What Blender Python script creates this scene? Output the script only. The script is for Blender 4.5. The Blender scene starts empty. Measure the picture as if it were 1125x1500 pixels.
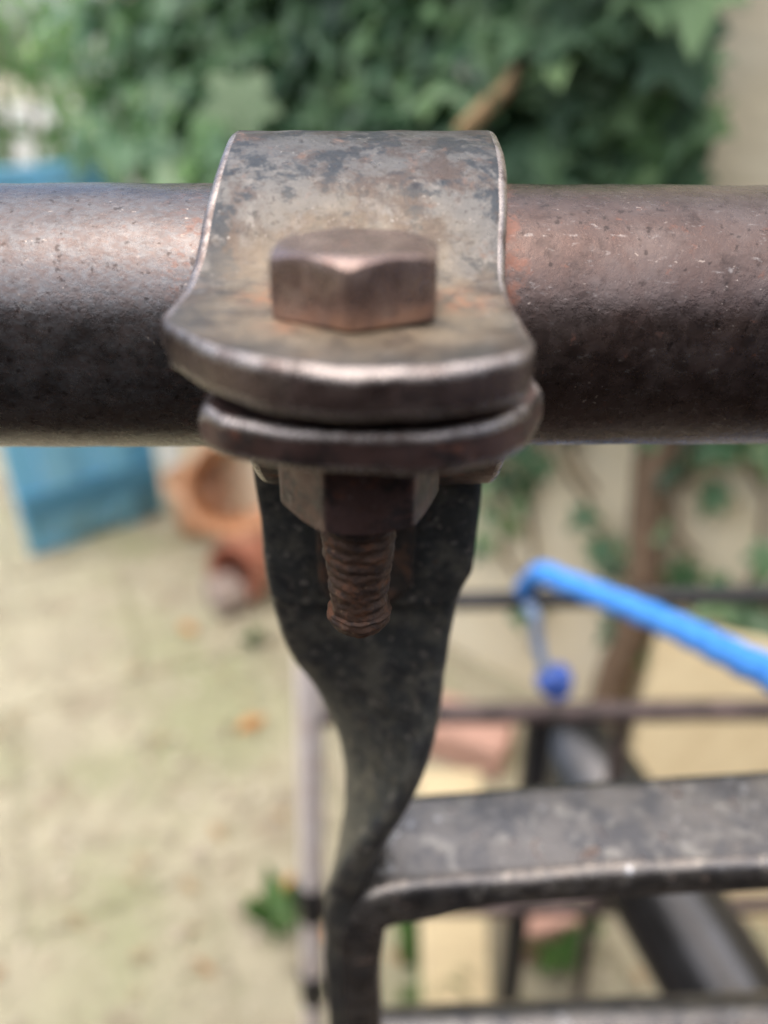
import bpy, bmesh, math, random
from mathutils import Vector, Matrix, noise

R = math.radians
random.seed(11)
scene = bpy.context.scene
col = scene.collection

# ------------------------------------------------------------------ camera
CAM_H = 1.0
cam_data = bpy.data.cameras.new("camera")
cam = bpy.data.objects.new("camera", cam_data)
col.objects.link(cam)
cam.location = (0, 0, CAM_H)
cam.rotation_euler = (R(60), R(0.0), 0)
cam_data.sensor_fit = 'VERTICAL'
cam_data.sensor_height = 34.6
cam_data.lens = 26.0
cam_data.clip_start = 0.01
cam_data.clip_end = 400
cam_data.dof.use_dof = True
cam_data.dof.focus_distance = 0.113
cam_data.dof.aperture_fstop = 7.0
scene.camera = cam

# ------------------------------------------------------------------ world, sun, exposure
SUN_EL, SUN_AZ = 78.0, -140.0          # azimuth from +Y towards +X (negative = left)
world = bpy.data.worlds.new("World")
scene.world = world
world.use_nodes = True
wn = world.node_tree
bg = wn.nodes["Background"]
sky = wn.nodes.new("ShaderNodeTexSky")
sky.sky_type = 'NISHITA'
sky.sun_disc = False
sky.sun_elevation = R(SUN_EL)
sky.sun_rotation = R(SUN_AZ)
sky.air_density = 1.0
sky.dust_density = 4.0
sky.ozone_density = 0.6
wn.links.new(sky.outputs[0], bg.inputs[0])
bg.inputs[1].default_value = 0.12

sd = bpy.data.lights.new("sun", 'SUN')
sd.energy = 1.5
sd.angle = R(110)
sd.color = (1.0, 0.94, 0.85)
sun = bpy.data.objects.new("sun", sd)
col.objects.link(sun)
sdir = Vector((math.sin(R(SUN_AZ)) * math.cos(R(SUN_EL)), math.cos(R(SUN_AZ)) * math.cos(R(SUN_EL)), math.sin(R(SUN_EL))))
sun.rotation_euler = sdir.to_track_quat('Z', 'Y').to_euler()

scene.view_settings.view_transform = 'Standard'
scene.view_settings.look = 'None'
scene.view_settings.gamma = 1
scene.view_settings.use_curve_mapping = False
scene.view_settings.exposure = 1.32
scene.cycles.max_bounces = 8
scene.cycles.use_denoising = True

# ------------------------------------------------------------------ helpers
def W(x, y, z):
    """millimetres from the lens -> world metres"""
    return Vector((x / 1000, y / 1000, CAM_H + z / 1000))


def mesh(name, verts, faces):
    me = bpy.data.meshes.new(name)
    me.from_pydata([tuple(v) for v in verts], [], faces)
    me.update()
    bm = bmesh.new()
    bm.from_mesh(me)
    bmesh.ops.recalc_face_normals(bm, faces=bm.faces)
    bm.to_mesh(me)
    bm.free()
    return me


def obj(name, me, mat=None, parent=None, smooth=None, bevel=None, loc=None):
    if isinstance(me, tuple):
        me = mesh(name, *me)
    o = bpy.data.objects.new(name, me)
    col.objects.link(o)
    if mat and not me.materials:
        me.materials.append(mat)
    if smooth is not None:
        me.polygons.foreach_set("use_smooth", [True] * len(me.polygons))
        me.set_sharp_from_angle(angle=R(smooth))
    if bevel:
        b = o.modifiers.new("bevel", 'BEVEL')
        b.width = bevel[0]
        b.segments = bevel[1]
        b.limit_method = 'ANGLE'
        b.angle_limit = R(bevel[2] if len(bevel) > 2 else 40)
        b.harden_normals = False
    if parent:
        o.parent = parent
        o.matrix_parent_inverse = parent.matrix_basis.inverted()
    if loc is not None:
        o.location = loc
    return o


def tag(o, label=None, cat=None, group=None, kind=None):
    for k, v in (("label", label), ("category", cat), ("group", group), ("kind", kind)):
        if v:
            o[k] = v
    return o


def empty(name, loc, label, cat, group=None):
    o = bpy.data.objects.new(name, None)
    col.objects.link(o)
    o.location = loc
    o.empty_display_size = 0.02
    tag(o, label, cat, group)
    return o


def box(c, s, M=None):
    x, y, z = s[0] / 2, s[1] / 2, s[2] / 2
    v = [Vector((a * x, b * y, d * z)) for a in (-1, 1) for b in (-1, 1) for d in (-1, 1)]
    if M is not None:
        v = [M @ p for p in v]
    v = [p + Vector(c) for p in v]
    f = [(0, 1, 3, 2), (4, 6, 7, 5), (0, 4, 5, 1), (2, 3, 7, 6), (0, 2, 6, 4), (1, 5, 7, 3)]
    return v, f


def join(*parts):
    V, F = [], []
    for v, f in parts:
        n = len(V)
        V += list(v)
        F += [tuple(i + n for i in q) for q in f]
    return V, F


def rings(rs, closed=True, cap=True):
    """list of equally long vertex loops -> skin"""
    n = len(rs[0])
    V = [p for r in rs for p in r]
    F = []
    for i in range(len(rs) - 1):
        for j in range(n if closed else n - 1):
            k = (j + 1) % n
            F.append((i * n + j, i * n + k, (i + 1) * n + k, (i + 1) * n + j))
    if cap and closed:
        F.append(tuple(range(n)))
        F.append(tuple((len(rs) - 1) * n + j for j in range(n)))
    return V, F


def tube(path, radius, n=20, cap=True, jitter=0.0):
    """round bar along a path of Vectors (radius a number or list)"""
    rs = []
    prev = None
    for i, p in enumerate(path):
        a = path[max(i - 1, 0)]
        b = path[min(i + 1, len(path) - 1)]
        t = (b - a).normalized()
        if prev is None:
            ref = Vector((0, 0, 1)) if abs(t.z) < 0.9 else Vector((1, 0, 0))
            u = t.cross(ref).normalized()
        else:
            u = (prev - t * prev.dot(t)).normalized()
        prev = u
        w = t.cross(u)
        r = radius[i] if isinstance(radius, (list, tuple)) else radius
        ring = []
        for k in range(n):
            th = 2 * math.pi * k / n
            d = u * math.cos(th) + w * math.sin(th)
            rr = r
            if jitter:
                q = p + d * r
                rr += jitter * noise.noise(q * 90)
            ring.append(p + d * rr)
        rs.append(ring)
    return rings(rs, True, cap)


def lathe(prof, n=40, M=None, loc=(0, 0, 0)):
    rs = []
    for r, z in prof:
        rs.append([Vector((r * math.cos(2 * math.pi * k / n), r * math.sin(2 * math.pi * k / n), z)) for k in range(n)])
    V, F = rings(rs, True, False)
    V = [(M @ v if M is not None else v) + Vector(loc) for v in V]
    return V, F


def smoothstep(a, b, x):
    t = min(1, max(0, (x - a) / (b - a)))
    return t * t * (3 - 2 * t)


def interp(keys, t):
    """piecewise smooth interpolation of (t, v...) keys"""
    if t <= keys[0][0]:
        return keys[0][1:]
    for a, b in zip(keys, keys[1:]):
        if t <= b[0]:
            s = (t - a[0]) / (b[0] - a[0])
            return tuple(x + (y - x) * s for x, y in zip(a[1:], b[1:]))
    return keys[-1][1:]


def crom(keys, t):
    """Catmull-Rom version of interp"""
    ks = [k[0] for k in keys]
    if t <= ks[0]:
        return keys[0][1:]
    if t >= ks[-1]:
        return keys[-1][1:]
    i = max(j for j in range(len(ks) - 1) if ks[j] <= t)
    s = (t - ks[i]) / (ks[i + 1] - ks[i])
    p0, p1, p2, p3 = keys[max(i - 1, 0)], keys[i], keys[i + 1], keys[min(i + 2, len(ks) - 1)]
    out = []
    for a, b, c, d in zip(p0[1:], p1[1:], p2[1:], p3[1:]):
        out.append(0.5 * ((2 * b) + (c - a) * s + (2 * a - 5 * b + 4 * c - d) * s * s + (3 * b - a - 3 * c + d) * s ** 3))
    return tuple(out)


# ------------------------------------------------------------------ materials
class NT:
    def __init__(self, name):
        self.m = bpy.data.materials.new(name)
        self.m.use_nodes = True
        self.t = self.m.node_tree
        self.bsdf = self.t.nodes["Principled BSDF"]
        self.coord = self.t.nodes.new("ShaderNodeTexCoord").outputs["Object"]

    def n(self, typ, **kw):
        nd = self.t.nodes.new(typ)
        for k, v in kw.items():
            setattr(nd, k, v)
        return nd

    def link(self, a, b):
        self.t.links.new(a, b)

    def vec(self, scale=(1, 1, 1), off=(0, 0, 0), rot=(0, 0, 0)):
        mp = self.n("ShaderNodeMapping")
        mp.inputs["Scale"].default_value = scale
        mp.inputs["Location"].default_value = off
        mp.inputs["Rotation"].default_value = rot
        self.link(self.coord, mp.inputs[0])
        return mp.outputs[0]

    def noise(self, scale, detail=6, rough=0.6, dist=0.0, stretch=None, off=(0, 0, 0), rot=(0, 0, 0)):
        nd = self.n("ShaderNodeTexNoise")
        nd.inputs["Scale"].default_value = scale
        nd.inputs["Detail"].default_value = detail
        nd.inputs["Roughness"].default_value = rough
        nd.inputs["Distortion"].default_value = dist
        self.link(self.vec(stretch or (1, 1, 1), off, rot), nd.inputs["Vector"])
        return nd.outputs[0]

    def ramp(self, v, lo, hi, a=0.0, b=1.0):
        nd = self.n("ShaderNodeMapRange", interpolation_type='SMOOTHSTEP')
        for i, x in zip((1, 2, 3, 4), (lo, hi, a, b)):
            nd.inputs[i].default_value = x
        self.link(v, nd.inputs[0])
        return nd.outputs[0]

    def math(self, op, a, b=0.0):
        nd = self.n("ShaderNodeMath", operation=op)
        for i, x in enumerate((a, b)):
            if isinstance(x, (int, float)):
                nd.inputs[i].default_value = x
            else:
                self.link(x, nd.inputs[i])
        return nd.outputs[0]

    def mix(self, f, a, b):
        nd = self.n("ShaderNodeMix", data_type='RGBA')
        for i, x in ((0, f), (6, a), (7, b)):
            if isinstance(x, (int, float)):
                nd.inputs[i].default_value = x
            elif isinstance(x, tuple):
                nd.inputs[i].default_value = (*x, 1) if len(x) == 3 else x
            else:
                self.link(x, nd.inputs[i])
        return nd.outputs[2]

    def blob(self, centre, r0, r1):
        """1 inside r0 of a point (object coords), 0 outside r1"""
        nd = self.n("ShaderNodeVectorMath", operation='DISTANCE')
        self.link(self.coord, nd.inputs[0])
        nd.inputs[1].default_value = centre
        return self.ramp(nd.outputs["Value"], r0, r1, 1, 0)

    def sep(self, axis):
        nd = self.n("ShaderNodeSeparateXYZ")
        self.link(self.coord, nd.inputs[0])
        return nd.outputs[axis]

    def bump(self, h, dist, strength=1.0, prev=None):
        nd = self.n("ShaderNodeBump")
        nd.inputs["Strength"].default_value = strength
        nd.inputs["Distance"].default_value = dist
        self.link(h, nd.inputs["Height"])
        if prev is not None:
            self.link(prev, nd.inputs["Normal"])
        return nd.outputs[0]

    def out(self, color=None, rough=None, metal=None, normal=None, spec=None, **kw):
        for k, v in (("Base Color", color), ("Roughness", rough), ("Metallic", metal), ("Normal", normal), ("Specular IOR Level", spec)):
            if v is None:
                continue
            if isinstance(v, (int, float)):
                self.bsdf.inputs[k].default_value = v
            elif isinstance(v, tuple):
                self.bsdf.inputs[k].default_value = (*v, 1)
            else:
                self.link(v, self.bsdf.inputs[k])
        for k, v in kw.items():
            self.bsdf.inputs[k.replace("_", " ")].default_value = v
        return self.m


def metal(name, base, layers, rough=(0.3, 0.55), metallic=0.85, bump=(0.00012, 900), extra=None, fine=0.00004, spec=0.5, gain=1.0):
    """old metal: layers = [(colour, scale, lo, hi, amount, stretch)]; reddish layers are rust and not metallic"""
    t = NT(name)
    t.rust = []
    cc = tuple(v * gain for v in base)
    for i, (colour, scale, lo, hi, amt, st) in enumerate(layers):
        f = t.ramp(t.noise(scale, 9, 0.68, 0.25, st, off=(i * 3.1, i * 1.7, i * 5.3)), lo, hi, 0, amt)
        if colour[0] > 2.3 * colour[2]:
            t.rust.append(f)
        else:
            colour = tuple(v * gain for v in colour)
        cc = t.mix(f, cc, colour)
    if extra:
        cc = extra(t, cc)
    r = t.ramp(t.noise(420, 8, 0.7, 0.0, None, (9, 2, 4)), 0.3, 0.7, rough[0], rough[1])
    h1 = t.noise(bump[1], 8, 0.7, 0.0, None, (2, 7, 1))
    b = t.bump(h1, bump[0])
    b = t.bump(t.noise(bump[1] * 4.5, 4, 0.7), fine, 1.0, b)
    m = t.ramp(t.noise(260, 6, 0.65, 0, None, (4, 4, 9)), 0.35, 0.65, metallic * 0.8, metallic)
    for f in t.rust:
        m = t.math('MULTIPLY', m, t.math('SUBTRACT', 1.0, f))
        r = t.math('ADD', r, t.math('MULTIPLY', f, 0.25))
    return t.out(cc, r, m, b, spec)


BROWN = (0.072, 0.050, 0.044)
RUST = (0.30, 0.085, 0.03)
ORANGE = (0.48, 0.17, 0.07)
GREY = (0.185, 0.18, 0.172)
SLATE = (0.075, 0.083, 0.09)
TAN = (0.36, 0.28, 0.19)


def rail_extra(t, c):
    x = t.sep(0)
    # greyer, scuffed paint left of the clamp
    left = t.ramp(x, -0.03, 0.005, 1, 0)
    scuff = t.ramp(t.noise(1100, 9, 0.75, 0.3, (0.6, 1, 1), rot=(0, 0, 0.5)), 0.38, 0.64, 0.25, 0.85)
    c = t.mix(t.math('MULTIPLY', left, scuff), c, (0.13, 0.132, 0.138))
    # rust bleeding out along the clamp's right edge
    e = t.ramp(t.math('ADD', x, t.ramp(t.noise(260, 7, 0.7), 0.3, 0.7, -0.002, 0.002)), 0.0172, 0.0205, 1, 0)
    e2 = t.math('MULTIPLY', e, t.ramp(x, 0.010, 0.017, 0, 1))
    nz = t.ramp(t.noise(330, 8, 0.7, 0.3), 0.36, 0.6, 0.0, 0.75)
    mk = t.math('MULTIPLY', e2, nz)
    t.rust.append(mk)
    c = t.mix(mk, c, (0.27, 0.10, 0.055))
    el = t.math('MULTIPLY', t.ramp(x, -0.0345, -0.026, 0, 0.6), t.ramp(x, -0.02, -0.012, 1, 0))
    mk = t.math('MULTIPLY', el, t.ramp(t.noise(600, 8, 0.7), 0.5, 0.64, 0, 0.6))
    t.rust.append(mk)
    c = t.mix(mk, c, (0.22, 0.08, 0.04))
    c = t.mix(t.ramp(t.noise(650, 5, 0.6, 0, None, (8, 8, 1)), 0.60, 0.68, 0, 0.7), c, (0.03, 0.022, 0.02))
    # small pale specks
    sp = t.math('MULTIPLY', t.ramp(t.noise(1500, 3, 0.5, 0, (0.7, 1, 1)), 0.66, 0.72, 0, 0.7), t.ramp(t.noise(130, 3, 0.5), 0.5, 0.65))
    return t.mix(sp, c, (0.5, 0.42, 0.36))


def strap_extra(t, c):
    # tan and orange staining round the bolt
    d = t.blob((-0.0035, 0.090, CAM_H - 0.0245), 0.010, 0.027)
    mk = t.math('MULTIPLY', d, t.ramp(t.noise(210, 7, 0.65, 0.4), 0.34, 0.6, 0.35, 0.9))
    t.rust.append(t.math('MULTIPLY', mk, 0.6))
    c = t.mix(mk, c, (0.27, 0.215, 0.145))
    for p, r in (((-0.0135, 0.094, CAM_H - 0.0245), 0.007), ((0.0085, 0.093, CAM_H - 0.0245), 0.008), ((-0.010, 0.083, CAM_H - 0.0245), 0.006)):
        d = t.blob(p, 0.0005, r)
        mk = t.math('MULTIPLY', d, t.ramp(t.noise(480, 8, 0.7), 0.38, 0.62, 0, 0.7))
        t.rust.append(mk)
        c = t.mix(mk, c, (0.34, 0.15, 0.075))
    # one dark pit
    c = t.mix(t.blob((0.0042, 0.1115, CAM_H - 0.0142), 0.0006, 0.0012), c, (0.03, 0.03, 0.035))
    sp = t.ramp(t.noise(1300, 3, 0.5), 0.68, 0.74, 0, 0.4)
    return t.mix(sp, c, (0.45, 0.42, 0.38))


M = {}
M['rail'] = metal('painted_rail', BROWN, [((0.092, 0.072, 0.066), 90, 0.42, 0.62, 0.7, None), ((0.04, 0.028, 0.025), 200, 0.5, 0.64, 0.7, None),
                  (RUST, 420, 0.60, 0.72, 0.22, None), ((0.22, 0.20, 0.19), 900, 0.58, 0.70, 0.5, (0.5, 1, 1))], (0.20, 0.34), 0.9, (0.00010, 600), rail_extra, fine=0.00002, gain=1.3)
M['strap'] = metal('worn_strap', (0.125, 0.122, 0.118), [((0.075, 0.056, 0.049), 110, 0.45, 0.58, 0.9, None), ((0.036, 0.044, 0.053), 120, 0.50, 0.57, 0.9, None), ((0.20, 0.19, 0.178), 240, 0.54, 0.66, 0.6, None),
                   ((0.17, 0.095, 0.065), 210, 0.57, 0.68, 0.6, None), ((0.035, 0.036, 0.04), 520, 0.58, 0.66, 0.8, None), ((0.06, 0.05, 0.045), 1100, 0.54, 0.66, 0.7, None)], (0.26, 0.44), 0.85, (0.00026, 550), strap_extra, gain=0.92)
M['lug'] = metal('dark_strap', (0.075, 0.045, 0.04), [((0.03, 0.026, 0.026), 160, 0.5, 0.6, 0.8, None), (RUST, 300, 0.55, 0.68, 0.45, None), ((0.2, 0.17, 0.15), 600, 0.6, 0.7, 0.5, None)],
                 (0.32, 0.5), 0.8, (0.0002, 700), gain=1.8)
def bolt_extra(t, c):
    f = t.math('MULTIPLY', t.ramp(t.sep(2), CAM_H - 0.0236, CAM_H - 0.0208, 1, 0), t.ramp(t.noise(300, 6, 0.7), 0.38, 0.6, 0, 0.8))
    t.rust.append(f)
    return t.mix(f, c, (0.26, 0.13, 0.07))


M['bolt'] = metal('bronzed_bolt', (0.105, 0.072, 0.062), [((0.17, 0.125, 0.105), 220, 0.45, 0.62, 0.8, None), ((0.05, 0.035, 0.03), 420, 0.55, 0.66, 0.6, None), (ORANGE, 380, 0.60, 0.72, 0.5, None)],
                  (0.20, 0.34), 0.9, (0.00010, 700), bolt_extra, gain=2.3)
M['thread'] = metal('rusty_thread', (0.065, 0.035, 0.022), [((0.17, 0.065, 0.028), 330, 0.48, 0.66, 0.7, None), ((0.03, 0.02, 0.017), 500, 0.48, 0.62, 0.8, None), ((0.30, 0.19, 0.11), 1300, 0.61, 0.70, 0.7, None)],
                    (0.45, 0.75), 0.3, (0.0003, 900))
M['boss'] = metal('rusty_boss', (0.04, 0.032, 0.026), [((0.13, 0.055, 0.025), 260, 0.46, 0.64, 0.7, None), ((0.02, 0.018, 0.016), 400, 0.5, 0.62, 0.8, None), ((0.22, 0.13, 0.075), 900, 0.60, 0.70, 0.6, None)], (0.45, 0.7), 0.4, (0.0004, 600))
M['stay'] = metal('black_iron', (0.016, 0.0165, 0.016), [((0.036, 0.034, 0.028), 140, 0.45, 0.62, 0.8, None), ((0.010, 0.010, 0.011), 260, 0.5, 0.62, 0.7, None),
                  ((0.085, 0.075, 0.065), 500, 0.57, 0.68, 0.7, None), ((0.12, 0.055, 0.022), 330, 0.62, 0.70, 0.7, None), ((0.2, 0.18, 0.16), 1500, 0.64, 0.71, 0.5, None)], (0.30, 0.48), 0.75, (0.00035, 500), spec=0.4, gain=5.2)
M['arm'] = metal('grey_iron', (0.072, 0.066, 0.061), [((0.036, 0.036, 0.038), 85, 0.44, 0.62, 0.8, None), ((0.135, 0.125, 0.11), 170, 0.52, 0.66, 0.7, None), ((0.14, 0.07, 0.04), 150, 0.58, 0.70, 0.7, None),
                 ((0.028, 0.027, 0.027), 380, 0.56, 0.68, 0.7, None), ((0.27, 0.27, 0.275), 90, 0.62, 0.70, 0.8, None)], (0.13, 0.28), 0.9, (0.00028, 260), gain=2.3)
M['worn_edge_glint'] = metal('worn_edge_glint', (0.34, 0.30, 0.28), [((0.16, 0.12, 0.105), 240, 0.46, 0.60, 0.85, None), ((0.07, 0.055, 0.05), 420, 0.56, 0.66, 0.8, None)], (0.20, 0.34), 0.95, (0.00015, 800))  # bare worn steel, paled so the sky highlight is put into the edge colour
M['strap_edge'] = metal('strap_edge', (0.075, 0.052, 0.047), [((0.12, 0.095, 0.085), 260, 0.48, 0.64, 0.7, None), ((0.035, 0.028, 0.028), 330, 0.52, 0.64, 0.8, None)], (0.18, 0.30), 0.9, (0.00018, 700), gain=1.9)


def plain(name, c, c2=None, scale=20, rough=0.6, bumpd=0.0, lo=0.4, hi=0.65, detail=6, stretch=None, spec=0.4, metallic=0.0, **kw):
    t = NT(name)
    cc = t.mix(t.ramp(t.noise(scale, detail, 0.65, 0.2, stretch), lo, hi), c, c2) if c2 else c
    nb = t.bump(t.noise(scale * 4, 6, 0.65, 0, stretch), bumpd) if bumpd else None
    return t.out(cc, rough, metallic, nb, spec, **kw)


M['rack'] = plain('rack_paint', (0.06, 0.045, 0.043), (0.14, 0.10, 0.095), 60, 0.45, 0.0003)
M['rack_black'] = plain('rack_black', (0.016, 0.017, 0.02), (0.035, 0.033, 0.034), 60, 0.4, 0.0002)
M['post'] = plain('post_paint', (0.82, 0.75, 0.72), (0.70, 0.60, 0.56), 45, 0.4, 0.0002)
M['rope'] = plain('blue_rope', (0.05, 0.25, 0.74), (0.08, 0.33, 0.82), 160, 0.45, 0.0003)
M['strap_blue'] = plain('faded_cord', (0.30, 0.38, 0.52), (0.20, 0.29, 0.48), 120, 0.6)
M['knot'] = plain('knot_blue', (0.05, 0.11, 0.42), (0.08, 0.16, 0.5), 120, 0.5)
M['black_plastic'] = plain('dark_gloss', (0.085, 0.085, 0.088), (0.06, 0.058, 0.056), 25, 0.17, 0.0002, metallic=0.8)
M['board'] = plain('cream_board', (0.74, 0.62, 0.39), (0.66, 0.54, 0.33), 14, 0.6, 0.0006, stretch=(1, 6, 1))
M['terracotta'] = plain('terracotta', (0.54, 0.26, 0.13), (0.62, 0.42, 0.29), 9, 0.8, 0.0008)
M['terracotta_red'] = plain('terracotta_red', (0.34, 0.12, 0.075), (0.42, 0.2, 0.13), 16, 0.8, 0.0008)
M['pink_brick'] = plain('pink_brick', (0.55, 0.33, 0.26), (0.46, 0.28, 0.22), 30, 0.85, 0.001)
def gate_mat():
    t = NT('blue_paint')
    oi = t.n("ShaderNodeObjectInfo").outputs["Random"]
    c = t.mix(oi, (0.09, 0.34, 0.56), (0.20, 0.50, 0.70))
    c = t.mix(t.ramp(t.noise(9, 7, 0.65, 0.2, (1, 1, 0.3)), 0.5, 0.66, 0, 0.6), c, (0.26, 0.50, 0.62))
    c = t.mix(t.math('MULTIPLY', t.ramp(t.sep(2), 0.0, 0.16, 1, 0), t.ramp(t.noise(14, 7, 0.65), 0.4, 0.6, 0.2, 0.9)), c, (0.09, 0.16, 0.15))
    return t.out(c, 0.5, 0, t.bump(t.noise(30, 6, 0.6, 0, (1, 1, 0.15)), 0.001), 0.4)


M['blue_paint'] = gate_mat()
M['blue_dark'] = plain('blue_ledge', (0.06, 0.20, 0.31), (0.08, 0.24, 0.36), 12, 0.5, 0.0004)
M['beige_wall'] = plain('beige_render', (0.70, 0.62, 0.45), (0.75, 0.68, 0.52), 6, 0.9, 0.003)
M['white_wall'] = plain('white_render', (0.74, 0.73, 0.69), (0.66, 0.64, 0.6), 4, 0.9, 0.003)
M['added_wall'] = plain('dark_render', (0.035, 0.03, 0.027), (0.055, 0.048, 0.04), 4, 0.9, 0.003)
M['bark'] = plain('ivy_bark', (0.16, 0.105, 0.07), (0.24, 0.17, 0.11), 40, 0.9, 0.002)
M['twig'] = plain('ivy_twig', (0.40, 0.27, 0.14), (0.30, 0.19, 0.10), 60, 0.8, 0.001)


def leaf_mat(name, cols, rough=0.32, trans=0.3):
    t = NT(name)
    oi = t.n("ShaderNodeObjectInfo").outputs["Random"]
    ge = t.n("ShaderNodeNewGeometry").outputs["Random Per Island"]
    f = t.math('FRACT', t.math('ADD', oi, ge))
    cr = t.n("ShaderNodeValToRGB")
    cr.color_ramp.interpolation = 'LINEAR'
    els = cr.color_ramp.elements
    while len(els) < len(cols):
        els.new(0.5)
    for i, c in enumerate(cols):
        els[i].position = i / (len(cols) - 1)
        els[i].color = (*c, 1)
    t.link(f, cr.inputs[0])
    c = t.mix(t.ramp(t.noise(60, 5, 0.6), 0.4, 0.7, 0, 0.5), cr.outputs[0], (0.10, 0.15, 0.075))
    m = t.out(c, rough, 0.0, t.bump(t.noise(180, 4, 0.6), 0.0006), 0.5)
    tr = t.n("ShaderNodeBsdfTranslucent")
    t.link(c, tr.inputs[0])
    mx = t.n("ShaderNodeMixShader")
    mx.inputs[0].default_value = trans
    t.link(t.bsdf.outputs[0], mx.inputs[1])
    t.link(tr.outputs[0], mx.inputs[2])
    t.link(mx.outputs[0], t.t.nodes["Material Output"].inputs[0])
    return m


M['ivy'] = leaf_mat('ivy_leaf', [(0.025, 0.065, 0.035), (0.05, 0.12, 0.06), (0.08, 0.17, 0.08), (0.14, 0.25, 0.12), (0.20, 0.32, 0.14)])
M['ivy_pale'] = leaf_mat('ivy_leaf_pale', [(0.13, 0.23, 0.11), (0.19, 0.28, 0.15)], 0.3)
M['ivy_light'] = leaf_mat('ivy_leaf_light', [(0.10, 0.22, 0.11), (0.17, 0.31, 0.15), (0.24, 0.38, 0.2), (0.14, 0.30, 0.08)], 0.26, 0.4)  # paler copy of the ivy leaf; brightness on the left put into its colour
M['weed'] = leaf_mat('weed_leaf', [(0.06, 0.15, 0.03), (0.09, 0.20, 0.05), (0.12, 0.2, 0.05)], 0.5)
M['litter'] = leaf_mat('dry_leaf', [(0.34, 0.26, 0.16), (0.42, 0.33, 0.2), (0.36, 0.22, 0.12), (0.5, 0.42, 0.27)], 0.7, 0.1)
M['orange_leaf'] = leaf_mat('orange_leaf', [(0.50, 0.19, 0.05), (0.55, 0.30, 0.08)], 0.6, 0.15)


def ground_mat(name, a, b, moss, dark, var=False):
    t = NT(name)
    if var:
        oi = t.n("ShaderNodeObjectInfo").outputs["Random"]
        a = t.mix(oi, a, tuple(v * 0.88 for v in a))
        # carry the pattern on across the slabs instead of repeating it on each
        t.coord = t.n("ShaderNodeNewGeometry").outputs["Position"]
    c = t.mix(t.ramp(t.noise(7, 8, 0.6, 0.3), 0.38, 0.62), a, b)
    c = t.mix(t.ramp(t.noise(3.2, 7, 0.62, 0.4, None, (4, 1, 0)), 0.44, 0.64, 0, 0.95), c, moss)
    c = t.mix(t.ramp(t.noise(8, 7, 0.65, 0.3, None, (1, 8, 0)), 0.52, 0.68, 0, 0.75), c, dark)
    c = t.mix(t.ramp(t.noise(24, 7, 0.7, 0.2, None, (6, 3, 0)), 0.52, 0.66, 0, 0.5), c, tuple(v * 0.7 for v in moss))
    c = t.mix(t.ramp(t.noise(90, 6, 0.7), 0.52, 0.7, 0, 0.6), c, (0.22, 0.18, 0.12))
    c = t.mix(t.ramp(t.noise(55, 6, 0.7, 0, None, (2, 2, 6)), 0.56, 0.7, 0, 0.3), c, (0.58, 0.55, 0.43))
    return t.out(c, 0.85, 0, t.bump(t.noise(40, 8, 0.7), 0.006), 0.25)


M['ground'] = ground_mat('yard_earth', (0.36, 0.335, 0.24), (0.31, 0.285, 0.20), (0.26, 0.27, 0.15), (0.24, 0.2, 0.14))
M['slab'] = ground_mat('mossy_slab', (0.43, 0.395, 0.285), (0.355, 0.325, 0.235), (0.31, 0.315, 0.19), (0.25, 0.205, 0.15), True)
M['gravel'] = leaf_mat('gravel_stone', [(0.36, 0.29, 0.2), (0.5, 0.44, 0.33), (0.27, 0.22, 0.17), (0.58, 0.52, 0.42)], 0.75, 0.0)

# ------------------------------------------------------------------ setting
g = obj('ground', ([(-150, -150, -0.005), (150, -150, -0.005), (150, 150, -0.005), (-150, 150, -0.005)], [(0, 1, 2, 3)]), M['ground'])
tag(g, 'pale mossy yard ground', kind='structure')
PA = R(24)
random.seed(77)
slab_me = None
SZ = 0.46
for i in range(-7, 9):
    for k in range(-4, 9):
        c = Vector(((i + (0.5 if k % 2 else 0)) * SZ, k * SZ, 0))
        c = Matrix.Rotation(PA, 3, 'Z') @ c + Vector((0.02, 0.06, 0))
        if not (-2.6 < c.x < 2.2 and -0.5 < c.y < 3.4):
            continue
        if slab_me is None:
            slab_me = mesh('paving_slab', *box((0, 0, 0), (SZ - 0.007, SZ - 0.007, 0.03)))
            bmx = bmesh.new()
            bmx.from_mesh(slab_me)
            bmesh.ops.bevel(bmx, geom=bmx.edges[:], offset=0.005, segments=2, affect='EDGES')
            bmx.to_mesh(slab_me)
            bmx.free()
            slab_me.materials.append(M['slab'])
        o = bpy.data.objects.new('paving_slab', slab_me)
        col.objects.link(o)
        o.parent = g
        o.location = (c.x, c.y, -0.0165 + random.uniform(-0.001, 0.001))
        o.rotation_euler = (random.gauss(0, 0.003), random.gauss(0, 0.003), PA + random.gauss(0, 0.006))


dark_strip = obj('added_dark_strip', ([(-2.5, -0.6, 0.004), (2.5, -0.6, 0.004), (2.5, 0.40, 0.004), (-2.5, 0.40, 0.004)], [(0, 1, 2, 3)]), plain('added_dark_soil', (0.035, 0.027, 0.02), (0.06, 0.045, 0.033), 30, 0.95, 0.004))  # unseen strip, added so the underside of the metal reflects dark
tag(dark_strip, 'unseen dark strip added under the rail to darken its reflections', kind='structure')

# the ivy wall runs from near right to far left
A0 = Vector((1.52, 0.03, 0))
A1 = Vector((-0.535, 1.755, 0))
wd = (A1 - A0).normalized()
wnrm = Vector((-wd.y, wd.x, 0))
if wnrm.y > 0:
    wnrm = -wnrm                       # towards the camera
L = (A1 - A0).length


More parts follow.
